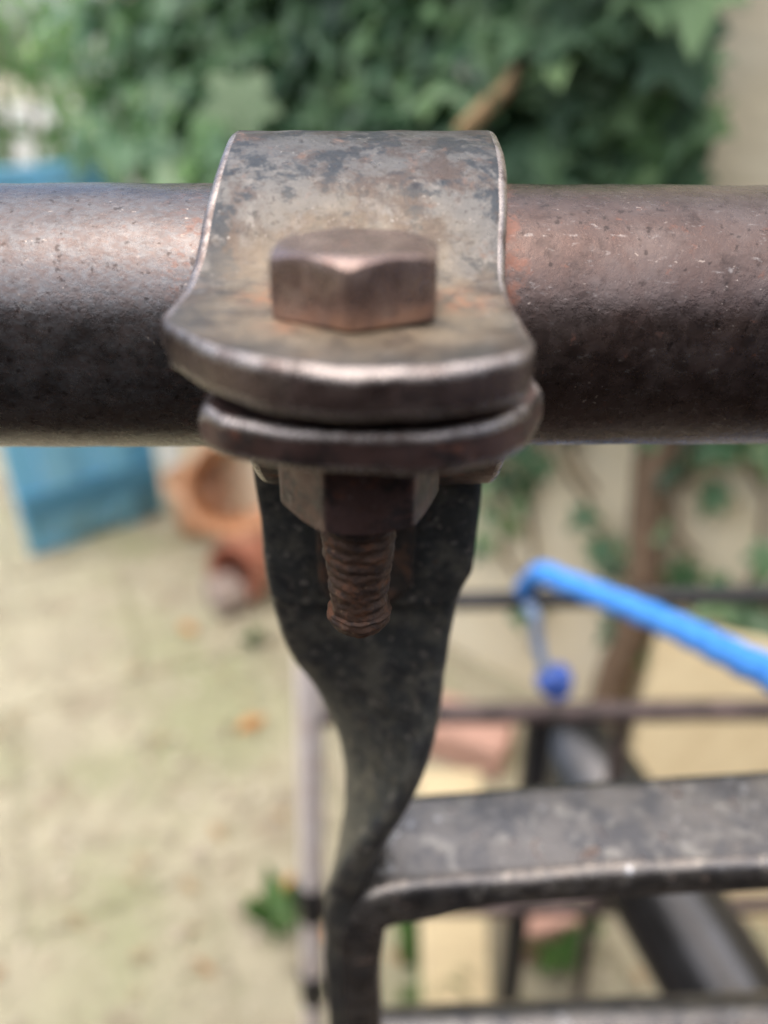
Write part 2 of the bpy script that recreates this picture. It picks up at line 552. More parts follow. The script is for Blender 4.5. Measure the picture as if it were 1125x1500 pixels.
def wall_mesh(p0, d, length, height, thick, nrm, nx=40, nz=20, amp=0.004):
    vs, fs = [], []
    for i in range(nx + 1):
        for k in range(nz + 1):
            p = p0 + d * (length * i / nx) + Vector((0, 0, height * k / nz))
            vs.append(p + nrm * amp * noise.noise(p * 5))
    for i in range(nx):
        for k in range(nz):
            a = i * (nz + 1) + k
            fs.append((a, a + nz + 1, a + nz + 2, a + 1))
    n = len(vs)
    q = [p0 - nrm * thick, p0 + d * length - nrm * thick]
    vs += [q[0], q[1], q[0] + Vector((0, 0, height)), q[1] + Vector((0, 0, height))]
    fs.append((n, n + 2, n + 3, n + 1))
    fs.append(tuple(i * (nz + 1) + nz for i in range(nx + 1)) + (n + 3, n + 2))
    fs.append(tuple(range(nz + 1)) + (n + 2, n))
    fs.append(tuple(nx * (nz + 1) + k for k in range(nz + 1)) + (n + 3, n + 1))
    return vs, fs


w = obj('garden_wall', wall_mesh(A0, wd, L, 1.75, 0.16, wnrm), M['beige_wall'], smooth=40)
tag(w, 'beige rendered garden wall with ivy growing over its top', 'wall')

# white wall beyond the gate
w2 = obj('boundary_wall', wall_mesh(Vector((-6.0, 3.4, 0)), Vector((1, 0.06, 0)).normalized(), 6.6, 0.86, 0.2, Vector((0.06, -1, 0)).normalized(), 30, 10), M['white_wall'], smooth=40)
tag(w2, 'bright white wall far behind the blue gate', 'wall')
# pale pier at the inner corner
pier = obj('wall_pier', box((-0.515, 1.80, 0.55), (0.09, 0.09, 1.1), Matrix.Rotation(R(39), 3, 'Z')), M['white_wall'], bevel=(0.006, 2))
tag(pier, 'pale pier standing between the blue gate and the beige wall', 'pillar')

# dark wall added behind the camera, out of view, to darken the metal's reflections
hw = obj('added_dark_wall', wall_mesh(Vector((-2.5, -0.60, 0)), Vector((1, 0, 0)), 5.0, 1.42, 0.2, Vector((0, 1, 0)), 30, 10), M['added_wall'], smooth=40)
tag(hw, 'unseen low dark wall added behind the camera to darken reflections', 'wall')

# ------------------------------------------------------------------ blue gate
G0 = Vector((-0.835, 1.520, 0))
G1 = Vector((-0.572, 1.732, 0))
gd = (G1 - G0).normalized()
gn = Vector((gd.y, -gd.x, 0))
gate = empty('blue_gate', (G0 + G1) / 2, 'blue painted plank gate at the far left below the rail', 'gate')
ang = math.atan2(gd.y, gd.x)
RZ = Matrix.Rotation(ang, 3, 'Z')
NP = 5
pw = (G1 - G0).length / NP
for i in range(NP):
    c = G0 + gd * (pw * (i + 0.5)) + gn * (0.013 * (i % 2))
    obj('plank', box((c.x, c.y, 0.420 + 0.003 * (i % 2)), (pw - 0.0005, 0.018, 0.83), RZ), M['blue_paint'], gate, bevel=(0.004, 2))
for z in (0.13, 0.70):
    c = (G0 + G1) / 2 + gn * 0.019
    obj('cross_rail', box((c.x, c.y, z), ((G1 - G0).length * 0.96, 0.018, 0.07), RZ), M['blue_dark'], gate, bevel=(0.004, 2))

# ------------------------------------------------------------------ the clamp and rail (hero)
frame = empty('metal_frame', (0.0, 0.128, 0.0), 'rusty brown tubular rail with bolted clamp over a twisted iron stay', 'metal frame')

CY, CZ = 127.8, -36.6                        # rail centre (mm from the lens)
TD = Vector((1, 0.020, -0.006)).normalized()  # direction of the rail


def rail_mesh():
    path = [W(x, CY + x * TD.y / TD.x, CZ + x * TD.z / TD.x) for x in [-700 + i * 4 for i in range(351)]]
    rs = []
    for p in path:
        ring = []
        for k in range(72):
            a = 2 * math.pi * k / 72
            d = Vector((0, math.cos(a), math.sin(a)))
            q = p + d * 0.021
            r = 0.021 + 0.00022 * noise.noise(q * 60) + 0.00012 * noise.noise(q * 200)
            ring.append(p + d * r)
        rs.append(ring)
    return rings(rs, True, True)


obj('rail', rail_mesh(), M['rail'], frame, smooth=50)


def columns(x0, x1, thick, rad, n=26, k=5):
    """positions across the width with half thickness: both long edges rounded off"""
    c = []
    for i in range(k + 1):
        a = R(90 * i / k)
        c.append((x0 + rad - rad * math.cos(a), thick / 2 - rad + rad * math.sin(a)))
    for i in range(1, n):
        c.append((x0 + rad + (x1 - x0 - 2 * rad) * i / n, thick / 2))
    for i in range(k, -1, -1):
        a = R(90 * i / k)
        c.append((x1 - rad + rad * math.cos(a), thick / 2 - rad + rad * math.sin(a)))
    return c


def strap_mesh(path_fn, front_fn, cols, rad, stations, lip_n=14, nose=6, flare=lambda x, t: 0.0):
    """path_fn(s) -> (y, z, ny, nz) for the curved part; then a lip with a rounded nose out to front_fn(x)"""
    top, bot = [], []
    for x, h in cols:
        ct, cb = [], []
        for s in range(stations + 1):
            y, z, ny, nz = path_fn(s / stations)
            xf = x + flare(x, s / stations)
            ct.append((xf, y + ny * h, z + nz * h))
            cb.append((xf, y - ny * h, z - nz * h))
        x = x + flare(x, 1.0)
        y0, z0, ny, nz = path_fn(1.0)
        yf = front_fn(x)
        for k in range(1, lip_n + 1):
            y = y0 + (yf + rad - y0) * k / lip_n
            ct.append((x, y, z0 + nz * h))
            cb.append((x, y, z0 - nz * h))
        for k in range(1, nose + 1):
            a = R(90 * k / nose)
            hh = h - rad * (1 - math.cos(a)) * 0.92
            y = yf + rad - rad * math.sin(a)
            ct.append((x, y, z0 + nz * hh))
            cb.append((x, y, z0 - nz * hh))
        top.append(ct)
        bot.append(cb)
    nx, ns = len(cols), len(top[0])
    V, F, E = [], [], []
    for i in range(nx):
        for p in top[i] + bot[i]:
            x, y, z = p
            y += (x * TD.y)
            z += (x * TD.z)
            q = W(x, y, z)
            nzv = 0.00026 * noise.noise(q * 110) + 0.00013 * noise.noise(q * 330 + Vector((7, 1, 2)))
            V.append(q + Vector((0.5, 0.8, 1)) * nzv)

    def T(i, s): return i * 2 * ns + s
    def B(i, s): return i * 2 * ns + ns + s
    k = 5
    for i in range(nx - 1):
        for s in range(ns - 1):
            F.append((T(i, s), T(i + 1, s), T(i + 1, s + 1), T(i, s + 1)))
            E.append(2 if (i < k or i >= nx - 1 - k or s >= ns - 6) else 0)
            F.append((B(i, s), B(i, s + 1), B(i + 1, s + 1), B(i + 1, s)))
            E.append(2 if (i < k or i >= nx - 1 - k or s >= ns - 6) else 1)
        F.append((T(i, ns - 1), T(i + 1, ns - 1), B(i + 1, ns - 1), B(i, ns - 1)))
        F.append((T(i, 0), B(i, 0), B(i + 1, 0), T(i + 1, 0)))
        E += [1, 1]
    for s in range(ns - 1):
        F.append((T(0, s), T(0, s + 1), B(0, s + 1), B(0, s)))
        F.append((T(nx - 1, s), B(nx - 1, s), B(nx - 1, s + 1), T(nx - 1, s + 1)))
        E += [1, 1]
    return V, F, E


def strap_path(rad, lip_rel, fil, a_start, upper=True):
    """arc round the rail, then a fillet into a level lip"""
    sgn = 1 if upper else -1
    fz = lip_rel + sgn * fil
    fy = -math.sqrt((rad + fil) ** 2 - fz ** 2)
    a_end = math.atan2(fz, fy)
    if not upper and a_end < 0:
        a_end += 2 * math.pi
    l1 = abs(a_end - a_start) * rad
    # angle swept on the fillet circle: from the contact point to straight below/above
    phi0 = math.atan2(-fz, -fy)
    phi1 = -math.pi / 2 * sgn
    l2 = abs(phi1 - phi0) * fil
    def fn(t):
        s = t * (l1 + l2)
        if s <= l1:
            a = a_start + (a_end - a_start) * s / l1
            return (CY + rad * math.cos(a), CZ + rad * math.sin(a), math.cos(a), math.sin(a))
        ph = phi0 + (phi1 - phi0) * (s - l1) / l2
        return (CY + fy + fil * math.cos(ph), CZ + fz + fil * math.sin(ph), -math.cos(ph), -math.sin(ph))
    return fn


def lip_front(x):
    # worn front edge, cut back on the left
    return crom([(-25.6, 87.2), (-24, 83.6), (-19.2, 77.2), (-13.1, 72.0), (-9.2, 69.9), (-3.5, 68.5), (3, 68.6), (8, 69.8), (12, 71.6), (14.6, 73.6), (15.8, 77.0)], x)[0]


def lip_front_low(x):
    return crom([(-20.3, 78.5), (-17, 75.2), (-10, 72.6), (-2, 71.4), (6, 71.6), (12, 74), (16, 78), (18.6, 83.5)], x)[0]


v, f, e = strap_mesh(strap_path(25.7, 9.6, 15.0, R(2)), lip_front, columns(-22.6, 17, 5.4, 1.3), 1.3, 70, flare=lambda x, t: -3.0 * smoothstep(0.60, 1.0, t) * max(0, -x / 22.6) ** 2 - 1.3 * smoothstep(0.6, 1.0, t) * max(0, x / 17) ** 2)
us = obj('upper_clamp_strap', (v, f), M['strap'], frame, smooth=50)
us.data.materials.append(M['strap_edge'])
us.data.materials.append(M['worn_edge_glint'])
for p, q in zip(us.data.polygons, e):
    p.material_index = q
v, f, e = strap_mesh(strap_path(24.8, 2.1, 6.0, R(358), False), lip_front_low, columns(-20.3, 18.6, 5.4, 1.4), 1.4, 60)
ls = obj('lower_clamp_strap', (v, f), M['lug'], frame, smooth=50)
ls.data.materials.append(M['worn_edge_glint'])
for p, q in zip(ls.data.polygons, e):
    p.material_index = 1 if q == 2 else 0

# ---- bolt, nut, thread
BX, BY = -3.1, 89.5
BZ = -24.1                                    # underside of the head
AF = 18.2


def hexr(a, af, p=46):
    s = 0.0
    for k in range(6):
        c = math.cos(a - R(60) * k)
        if c > 0:
            s += c ** p
    return af / 2 * s ** (-1 / p)


def hex_mesh(z0, h, af, chamfer_top=True, chamfer_bot=False, n=180, top_r=0.935, rot=0.0, dome=0.25, hole=None):
    levels = []
    rc = af / 2 * top_r
    def cone(a, r): return max(0.0, (r - rc) * math.tan(R(29)))
    ringset = []
    def ring(f): ringset.append([f(2 * math.pi * k / n) for k in range(n)])
    def pt(a, r, z):
        q = Vector((r * math.cos(a + rot), r * math.sin(a + rot), z))
        r2 = r + 0.10 * noise.noise(q * 0.35)
        return W(BX + r2 * math.cos(a + rot), BY + r2 * math.sin(a + rot), z + 0.10 * noise.noise(q * 0.3 + Vector((5, 5, 5))))
    for fr in ((0.0, 0.93) if chamfer_bot else (0.0, 0.5, 0.97)):
        ring(lambda a, fr=fr: pt(a, (rc if chamfer_bot else hexr(a, af)) * fr, z0))
    if chamfer_bot:
        ring(lambda a: pt(a, rc, z0))
        ring(lambda a: pt(a, hexr(a, af), z0 + cone(a, hexr(a, af)) + 0.05))
    else:
        ring(lambda a: pt(a, hexr(a, af), z0 + 0.2))
    for fr in (0.25, 0.5, 0.75, 0.95):
        def f(a, fr=fr):
            r = hexr(a, af)
            zb = z0 + (cone(a, r) if chamfer_bot else 0.2)
            zt = z0 + h - cone(a, r)
            return pt(a, r, zb + (zt - zb) * fr)
        ring(f)
    def edge(a):
        r = hexr(a, af)
        return pt(a, r - 0.12, z0 + h - cone(a, r) + 0.12)
    ring(edge)
    ring(lambda a: pt(a, rc + 0.25, z0 + h - 0.12))
    ring(lambda a: pt(a, rc - 0.25, z0 + h + 0.02))
    for fr in (0.75, 0.4, 0.0):
        ring(lambda a, fr=fr: pt(a, rc * fr, z0 + h + dome * (1 - fr * fr)))
    return rings(ringset, True, False)


ROT = R(90 - 3)
bolt = obj('bolt', hex_mesh(BZ, 7.3, AF, rot=ROT + R(30)), M['bolt'], frame, smooth=28)


def thread_mesh(z_top, z_bot, r0, pitch=1.75, depth=0.42, n=56):
    steps = int((z_top - z_bot) / (pitch / 8))
    rs = []
    tip = 4.2
    for i in range(steps + 1):
        z = z_top - (z_top - z_bot) * i / steps
        ring = []
        for k in range(n):
            a = 2 * math.pi * k / n
            ph = (z / pitch + a / (2 * math.pi)) % 1.0
            tri = abs(ph * 2 - 1)
            e = (z - z_bot)
            rr = r0 - 0.55 + 1.0 * smoothstep(5, 18, e)
            if e < tip:                       # worn, domed tip
                rr = r0 * math.sqrt(max(0.0, 1 - ((tip - e) / tip) ** 2 * 0.86))
            dd = depth * smoothstep(0.5, 4, e) * (0.65 + 0.9 * noise.noise(Vector((math.cos(a) * 1.4, math.sin(a) * 1.4, z * 0.16))))
            q = Vector((math.cos(a) * 4, math.sin(a) * 4, z))
            rr += -dd * tri + 0.32 * noise.noise(q * 0.5) + 0.24 * noise.noise(q * 1.4)
            ring.append(W(BX - 0.012 * (z_top - z) + rr * math.cos(a), BY + rr * math.sin(a), z))
        rs.append(ring)
    return rings(rs, True, True)


obj('bolt_thread', thread_mesh(-25.0, -71.6, 4.7), M['thread'], bolt, smooth=60)
nut = obj('nut', hex_mesh(-50.0, 11.8, 18.5, True, True, rot=ROT + R(12)), M['lug'], frame, smooth=28)
wash = obj('washer', [lathe([(5.6, 0), (10.5, 0), (10.8, 0.3), (10.8, 1.2), (10.5, 1.5), (5.6, 1.5), (5.6, 0)], 64)][0], M['bolt'], frame, smooth=30)
for v in wash.data.vertices:
    v.co = W(BX + v.co.x, BY + v.co.y, -38.6 + v.co.z)


# ---- twisted stay: flat bar hanging under the rail, turned edge-on lower down
def rrect(w, t, n=6, r=None):
    """rounded rectangle outline centred on 0, width w (u) x thickness t (v)"""
    r = r or min(w, t) * 0.42
    pts = []
    for cx, cy, a0 in ((w / 2 - r, t / 2 - r, 0), (-w / 2 + r, t / 2 - r, 90), (-w / 2 + r, -t / 2 + r, 180), (w / 2 - r, -t / 2 + r, 270)):
        for k in range(n):
            a = R(a0 + 90 * k / (n - 1))
            pts.append((cx + r * math.cos(a), cy + r * math.sin(a)))
    return pts


# z, centre x, centre y, width, thickness, turn in degrees
STAY = [(-60, -2.7, 127.5, 42.5, 6.0, 0), (-69, -2.7, 128, 42.0, 6, 0), (-84, -3.3, 128, 41.0, 6, 0), (-98, -4.2, 128, 37.0, 6, 5), (-112, -4.0, 128, 34.5, 6, 18),
        (-126, -2.6, 128, 33, 6.5, 40), (-141, -3.2, 128, 32, 7, 63), (-158, -5.6, 128, 31, 7.5, 88), (-176, -8.2, 128, 30, 8, 100), (-202, -9.0, 128, 30, 8, 103),
        (-258, -9.0, 129, 30, 8, 103), (-400, -9, 131, 30, 8, 103), (-1000, -11, 135, 30, 8, 103)]


def stay_mesh():
    rs = []
    zs = [-60 - i * 1.5 for i in range(134)] + [-262 - 12 * i for i in range(62)] + [-1000]
    for z in zs:
        keys = [(-k[0], *k[1:]) for k in STAY]
        cx, cy, w_, t_, tw = crom(keys, -z)
        a = R(tw)
        ring = []
        for u, v in rrect(w_, t_, 7):
            # positive turn swings the right-hand edge towards the camera
            x = cx + u * math.cos(a) + v * math.sin(a)
            y = cy - u * math.sin(a) + v * math.cos(a)
            q = W(x, y, z)
            ring.append(q + Vector((1, 1, 0)) * (0.0004 * noise.noise(q * 70) + 0.0002 * noise.noise(q * 220)))
        rs.append(ring)
    return rings(rs, True, True)


stay = obj('stay', stay_mesh(), M['stay'], frame, smooth=50)


# lug plate lapped over the top of the stay, with the rusty boss the bolt end points into
def lug_mesh():
    rs = []
    for i, z in enumerate([-62 - k * 1.2 for k in range(24)]):
        t = (z + 62) / -27.6
        hw_l = 20.6 - 1.2 * t
        hw_r = 20.9 - 1.0 * t - 2.2 * smoothstep(0.78, 1, t)
        ring = []
        for u, v in rrect(2, 1, 5, 0.3):
            x = -2.9 + (u * (hw_r if u > 0 else hw_l))
            y = 124.3 + v * 3.2
            q = W(x, y, z - 4 * (1 - ((x + 2.9) / 21) ** 2) * t)
            ring.append(q + Vector((0.4, 1, 0.2)) * 0.0004 * noise.noise(q * 90))
        rs.append(ring)
    return rings(rs, True, True)


lug = obj('lug_plate', lug_mesh(), M['stay'], frame, smooth=45)


def boss_mesh():
    """rusty U-shaped pad behind the bolt end, standing proud of the lug plate"""
    out = [(-12.4, -66), (-12.4, -76)]
    for k in range(17):
        a = math.pi * k / 16
        out.append((-3.4 - 9.0 * math.cos(a), -82 - 9.5 * math.sin(a) ** 0.8))
    out += [(5.6, -76), (5.6, -66)]
    rs = []
    cx, cz = -3.4, -78
    for sc, y in ((1.03, 123.6), (1.03, 121.4), (0.99, 120.4), (0.93, 120.0), (0.8, 120.3), (0.5, 120.6), (0.02, 120.7)):
        ring = []
        for x, z in out:
            q = W(cx + (x - cx) * sc, y, cz + (z - cz) * sc)
            ring.append(q + Vector((0.5, 1, 0.5)) * (0.0007 * noise.noise(q * 160) + 0.0003 * noise.noise(q * 420)))
        rs.append(ring)
    return rings(rs, True, True)


obj('cast_boss', boss_mesh(), M['boss'], lug, smooth=60)


# ---- flat arm bent out to the right from the foot of the twist
def arm_mesh():
    rs = []
    # path in the x-z plane: up the leg, round a bend, out along the arm
    pts = []
    slope = 0.108
    bx, bz, br = 0.6, -173.0, 12.0
    for z in [-1000, -800, -600, -450, -350, -300, -270, -250, -235, -222, -212, -202, -194]:
        pts.append((bx - 7.5, z, 1))
    c = (bx - 7.5 + br, -189.0)
    for k in range(1, 13):
        a = R(180 - 84.5 * k / 12)
        pts.append((c[0] + br * math.cos(a), c[1] + br * math.sin(a) * 1.1, 1))
    x0, z0, _ = pts[-1]
    for d in [4, 8, 13, 18, 24, 30, 38, 46, 56, 66, 78, 90, 105, 120, 140, 165, 200, 250, 320, 400]:
        pts.append((x0 + d, z0 + d * slope, 1))
    P3 = [Vector((p[0], 0, p[1])) for p in pts]
    for i, p in enumerate(P3):
        t = (P3[min(i + 1, len(P3) - 1)] - P3[max(i - 1, 0)]).normalized()
        nrm = Vector((-t.z, 0, t.x))            # left of travel: outside of the bend = up
        d = max(0.0, p.x - x0)
        arm = smoothstep(-11, 5, p.x - c[0])
        fill = 6.5 * math.exp(-(((p.x - c[0]) - 3.0) / 11) ** 2) * math.exp(-((p.z + 184) / 14) ** 2)
        wid = 20 + 10 * arm
        th = 12.5 - 1.2 * arm
        yc = 122.5 + 6.4 * arm - 1.0 * smoothstep(40, 120, d)
        ring = []
        for u, v in rrect(wid, th, 8, 4.6):
            v2 = v - fill if v < 0 else v
            q = W(p.x + nrm.x * v2, yc + u, p.z + nrm.z * v2)
            ring.append(q + nrm * (0.0006 * noise.noise(q * 55) + 0.0003 * noise.noise(q * 160)))
        rs.append(ring)
    return rings(rs, True, True)


obj('arm', arm_mesh(), M['arm'], frame, smooth=55)

# lower crossbar just showing along the bottom edge
lower = [W(x, 160 + 0.01 * x, -338 + 0.05 * x) for x in range(-8, 520, 12)]
obj('lower_bar', tube(lower, 0.013, 24, True, 0.0006), M['arm'], frame, smooth=60)

# ------------------------------------------------------------------ rack standing behind
rack = empty('iron_rack', (-0.066, 0.444, 0), 'dark iron rack with pale upright post and thin cross bars, behind the clamp', 'rack')
ptop, pbot = Vector((-0.0515, 0.444, 0.72)), Vector((-0.0805, 0.444, 0.0))
pd = (pbot - ptop)
obj('post', tube([ptop + pd * (i / 30) for i in range(31)], 0.0112, 20, True, 0.0006), M['post'], rack, smooth=60)
for z in (0.325, 0.182):
    t = (0.72 - z) / 0.72
    p = ptop + pd * t
    obj('collar', lathe([(0.009, -0.026), (0.0126, -0.026), (0.0138, -0.022), (0.0138, 0.022), (0.0126, 0.026), (0.009, 0.026)], 24, None, p), M['rack_black'], rack, smooth=40)
obj('cross_bar', tube([Vector((-0.056 + 0.03 * i, 0.444, 0.668 + 0.0007 * i)) for i in range(32)], 0.0068, 16, True, 0.0006), M['rack_black'], rack, smooth=60)
obj('cross_bar', tube([Vector((-0.056 + 0.03 * i, 0.444, 0.559 + 0.0005 * i)) for i in range(32)], 0.0085, 16, True, 0.0006), M['rack'], rack, smooth=60)
obj('cross_bar', tube([Vector((-0.06 + 0.03 * i, 0.444, 0.309 + 0.0004 * i)) for i in range(32)], 0.0075, 16, True, 0.0006), M['rack'], rack, smooth=60)
obj('upright_bar', tube([Vector((0.125 + 0.001 * i, 0.452 - 0.0 * i, 0.552 - 0.055 * i)) for i in range(11)], 0.0115, 16, True, 0.0006), M['rack_black'], rack, smooth=60)
obj('upright_bar', tube([Vector((0.192 + 0.002 * i, 0.452, 0.552 - 0.055 * i)) for i in range(11)], 0.0062, 14, True, 0.0005), M['rack'], rack, smooth=60)
obj('end_post', tube([Vector((0.80, 0.444, 0.72 - 0.03 * i)) for i in range(25)], 0.0095, 16, True, 0.0006), M['rack'], rack, smooth=60)

# ------------------------------------------------------------------ blue rope
rope = empty('blue_rope', (0.105, 0.43, 0.66), 'bright blue rope tied over the black rack bar with a hanging end', 'rope')
keys = [(0, .099, .4525, .664), (0.3, .100, .444, .6805), (0.6, .104, .424, .708), (1.2, .115, .402, .7165), (3, .148, .3349, .740), (5, .1646, .2514, .7755), (7, .1765, .1961, .7997), (12, .225, .03, .87), (16, .30, -.18, .93)]
path = [Vector(crom(keys, 16 * i / 120)) for i in range(121)]


def twisted(path, r, n=18, lay=0.022, amp=0.10):
    V, F = tube(path, r, n)
    acc = 0.0
    for i, p in enumerate(path):
        if i:
            acc += (p - path[i - 1]).length
        for k in range(n):
            a = 2 * math.pi * k / n
            s = 1 + amp * math.cos(3 * (a + 2 * math.pi * acc / (3 * lay)))
            V[i * n + k] = p + (V[i * n + k] - p) * s
    return V, F


obj('rope_line', twisted(path, 0.0074), M['rope'], rope, smooth=60)
hp = [Vector(crom([(0, .099, .4525, .664), (1, .104, .429, .672), (2, .108, .4262, .652), (3, .1137, .4222, .6512 - .02), (4, .122, .4254, .6194)], 4 * i / 30)) for i in range(31)]
obj('loose_end', tube(hp, 0.0042, 12), M['strap_blue'], rope, smooth=60)
kp = []
for i in range(49):
    a = 2 * math.pi * i / 24
    kp.append(Vector((.1235 + .0075 * math.cos(a), .4215 + .004 * math.sin(a * 1.5), .6165 + .0065 * math.sin(a) - .00008 * i)))
obj('knot', tube(kp, 0.0056, 12), M['knot'], rope, smooth=60)

# ------------------------------------------------------------------ black pipe leaning against the rack
pa, pb = Vector((.186, .585, .402)), Vector((.309, .276, .322))
ax = (pb - pa)
PL = ax.length
q = ax.to_track_quat('Z', 'Y').to_matrix()
prof = [(0.0, -0.006), (0.016, -0.005), (0.028, 0.0), (0.037, 0.012), (0.043, 0.03), (0.047, 0.055), (0.0475, 0.08), (0.047, 0.15), (0.049, 0.154), (0.049, 0.163), (0.047, 0.167), (0.0475, PL), (0.043, PL), (0.0, PL - 0.001)]
pipe = obj('glossy_pipe', lathe(prof, 48, q, pa), M['black_plastic'], smooth=40)
tag(pipe, 'glossy dark grey pipe with rounded end lying across the rack behind the iron arm', 'pipe')

# ------------------------------------------------------------------ boards, pots, bricks
bd = obj('cream_board', box((0.084, 0.58, 0.115), (0.080, 0.022, 0.30), Matrix.Rotation(R(-52), 3, 'X') @ Matrix.Rotation(R(10), 3, 'Z')), M['board'], bevel=(0.002, 2))
tag(bd, 'short cream board tilted back beside the twisted stay below the arm', 'board')
bd2 = obj('cream_board', box((0.46, 0.70, 0.19), (0.26, 0.02, 0.40), Matrix.Rotation(R(-20), 3, 'Z') @ Matrix.Rotation(R(-14), 3, 'X')), M['board'], bevel=(0.002, 2))
tag(bd2, 'wide cream board leaning by the wall right of the black pipe', 'board')


def pot(name, loc, rot, s, mat, label):
    prof = [(0.0, 0.006), (0.045, 0.006), (0.047, 0.0), (0.05, 0.004), (0.062, 0.09), (0.062, 0.092), (0.070, 0.094), (0.072, 0.098), (0.073, 0.122), (0.071, 0.126), (0.064, 0.126),
            (0.062, 0.122), (0.055, 0.09), (0.043, 0.014), (0.0, 0.012)]
    Mx = rot.to_matrix() @ Matrix.Scale(s, 3) if not isinstance(rot, Matrix) else rot @ Matrix.Scale(s, 3)
    e = empty(name, loc, label, 'plant pot')
    i_body = obj('pot_body', lathe(prof[:6], 40, Mx, loc), mat, e, smooth=35)
    obj('pot_rim', lathe(prof[5:], 40, Mx, loc), mat, e, smooth=35)
    return e


RX = lambda a: Matrix.Rotation(R(a), 3, 'X')
RZm = lambda a: Matrix.Rotation(R(a), 3, 'Z')
pot('terracotta_pot', Vector((-0.375, 1.66, 0.125)), RZm(14) @ RX(66), 1.55, M['terracotta'], 'pale orange terracotta pot tipped over with its dark mouth forward')
pot('terracotta_pot', Vector((-0.262, 1.44, 0.068)), RZm(-28) @ RX(86), 0.95, M['terracotta_red'], 'brick red terracotta pot lying in front of the larger pale pot')
pk = obj('pink_brick', box((0.135, 0.93, 0.034), (0.15, 0.09, 0.065), RZm(-24)), M['pink_brick'], bevel=(0.004, 2))
tag(pk, 'pinkish clay brick on the ground just right of the stay', 'brick')
pk2 = obj('pink_brick', box((0.20, 0.63, 0.032), (0.075, 0.11, 0.06), RZm(15)), M['pink_brick'], bevel=(0.004, 2))
tag(pk2, 'pinkish clay brick on the ground under the iron arm', 'brick')
st = obj('pale_stone', box((-0.335, 1.33, 0.03), (0.07, 0.10, 0.06), RZm(30)), plain('dull_stone', (0.30, 0.24, 0.205), (0.22, 0.17, 0.14), 25, 0.9, 0.002), bevel=(0.012, 3))
tag(st, 'small dull brown stone lying in front of the terracotta pots', 'stone')


pot('terracotta_pot', Vector((-0.455, 1.66, 0.0)), RZm(0) @ RX(0), 1.15, M['terracotta'], 'upright orange terracotta pot behind the tipped pots by the pale pier')
# ------------------------------------------------------------------ ivy
def ivy_leaf():
    half = [(0.0, -0.02), (0.16, -0.16), (0.34, -0.18), (0.46, -0.06), (0.40, 0.06), (0.34, 0.14), (0.52, 0.26), (0.60, 0.42), (0.40, 0.46), (0.24, 0.50), (0.20, 0.66), (0.10, 0.86), (0.0, 1.0)]
    mid = [(0, -0.02, 0), (0, 0.2, 0.0), (0, 0.5, 0.0), (0, 1.0, 0)]
    out = [(x, y) for x, y in half] + [(-x, y) for x, y in reversed(half[1:-1])]
    V = [Vector((0, 0.22, 0.02))]
    for x, y in out:
        z = 0.42 * abs(x) - 0.34 * (y - 0.2) ** 2 - 0.75 * x * x
        V.append(Vector((x, y, z)))
    n = len(out)
    F = [(0, 1 + i, 1 + (i + 1) % n) for i in range(n)]
    # short leaf stalk
    k = len(V)
    V += [Vector((-0.018, 0.0, 0)), Vector((0.018, 0, 0)), Vector((0.012, -0.55, -0.12)), Vector((-0.012, -0.55, -0.12))]
    F.append((k, k + 1, k + 2, k + 3))
    return V, F


lv, lf = ivy_leaf()
leaf_me = mesh('leaf', lv, lf)
leaf_me.materials.append(M['ivy'])
leaf_me.polygons.foreach_set("use_smooth", [True] * len(leaf_me.polygons))


def wall_pt(t, off, z):
    p = A0 + wd * (L * t) + wnrm * off
    return Vector((p.x, p.y, z))


ivy = empty('ivy_plant', wall_pt(0.55, 0.02, 0), 'dark green ivy covering the wall top with trailing lower shoots', 'ivy')
cand = []
camv = Vector((0, 0, CAM_H))


def leaf_matrix(p, size, spread=0.7, out=None):
    base = (out or wnrm)
    nrm = (base * 1.0 + Vector((0, 0, 0.75)) + Vector((random.gauss(0, 1), random.gauss(0, 1), random.gauss(0, 1))) * spread * 0.6).normalized()
    down = Vector((random.gauss(0, 0.55), random.gauss(0, 0.55), -1))
    y = (down - nrm * down.dot(nrm)).normalized()
    x = y.cross(nrm).normalized()
    m = Matrix((x, y, nrm)).transposed().to_4x4()
    return Matrix.Translation(p) @ m @ Matrix.Scale(size, 4)


def in_view(p, m=0.08):
    d = p - camv
    dep = .866 * d.y - .5 * d.z
    if dep < 0.1:
        return False
    u = (.5 * d.y + .866 * d.z) / dep
    x = d.x / dep
    return abs(x) < 0.4987 + m and abs(u) < 0.665 + m


random.seed(5)
while len(cand) < 3300:
    t = random.uniform(0.30, 1.12)
    # the mass bulges out and hangs lower to the right of the middle
    zlow = 0.74 if t < 0.8 else 0.86
    z = random.uniform(zlow, 1.34)
    bul = 0.06 + 0.20 * max(0, noise.noise(Vector((t * 6, z * 4, 1)))) + 0.10
    off = bul * random.random() ** 0.6
    if t > 1.0:
        off += random.uniform(0, 0.25)
    p = wall_pt(t, off, z)
    d = p - camv
    dep = .866 * d.y - .5 * d.z
    px = d.x / dep
    if px > 0.425 - 0.28 * max(0, 0.97 - z) + 0.025 * noise.noise(p * 9):
        continue                                   # bare wall at the right
    if px < -0.24 and random.random() < 0.35 + 3.2 * (-0.24 - px):
        continue
    cand.append((p, random.uniform(0.034, 0.070) * (1.1 if off > 0.2 else 0.9)))
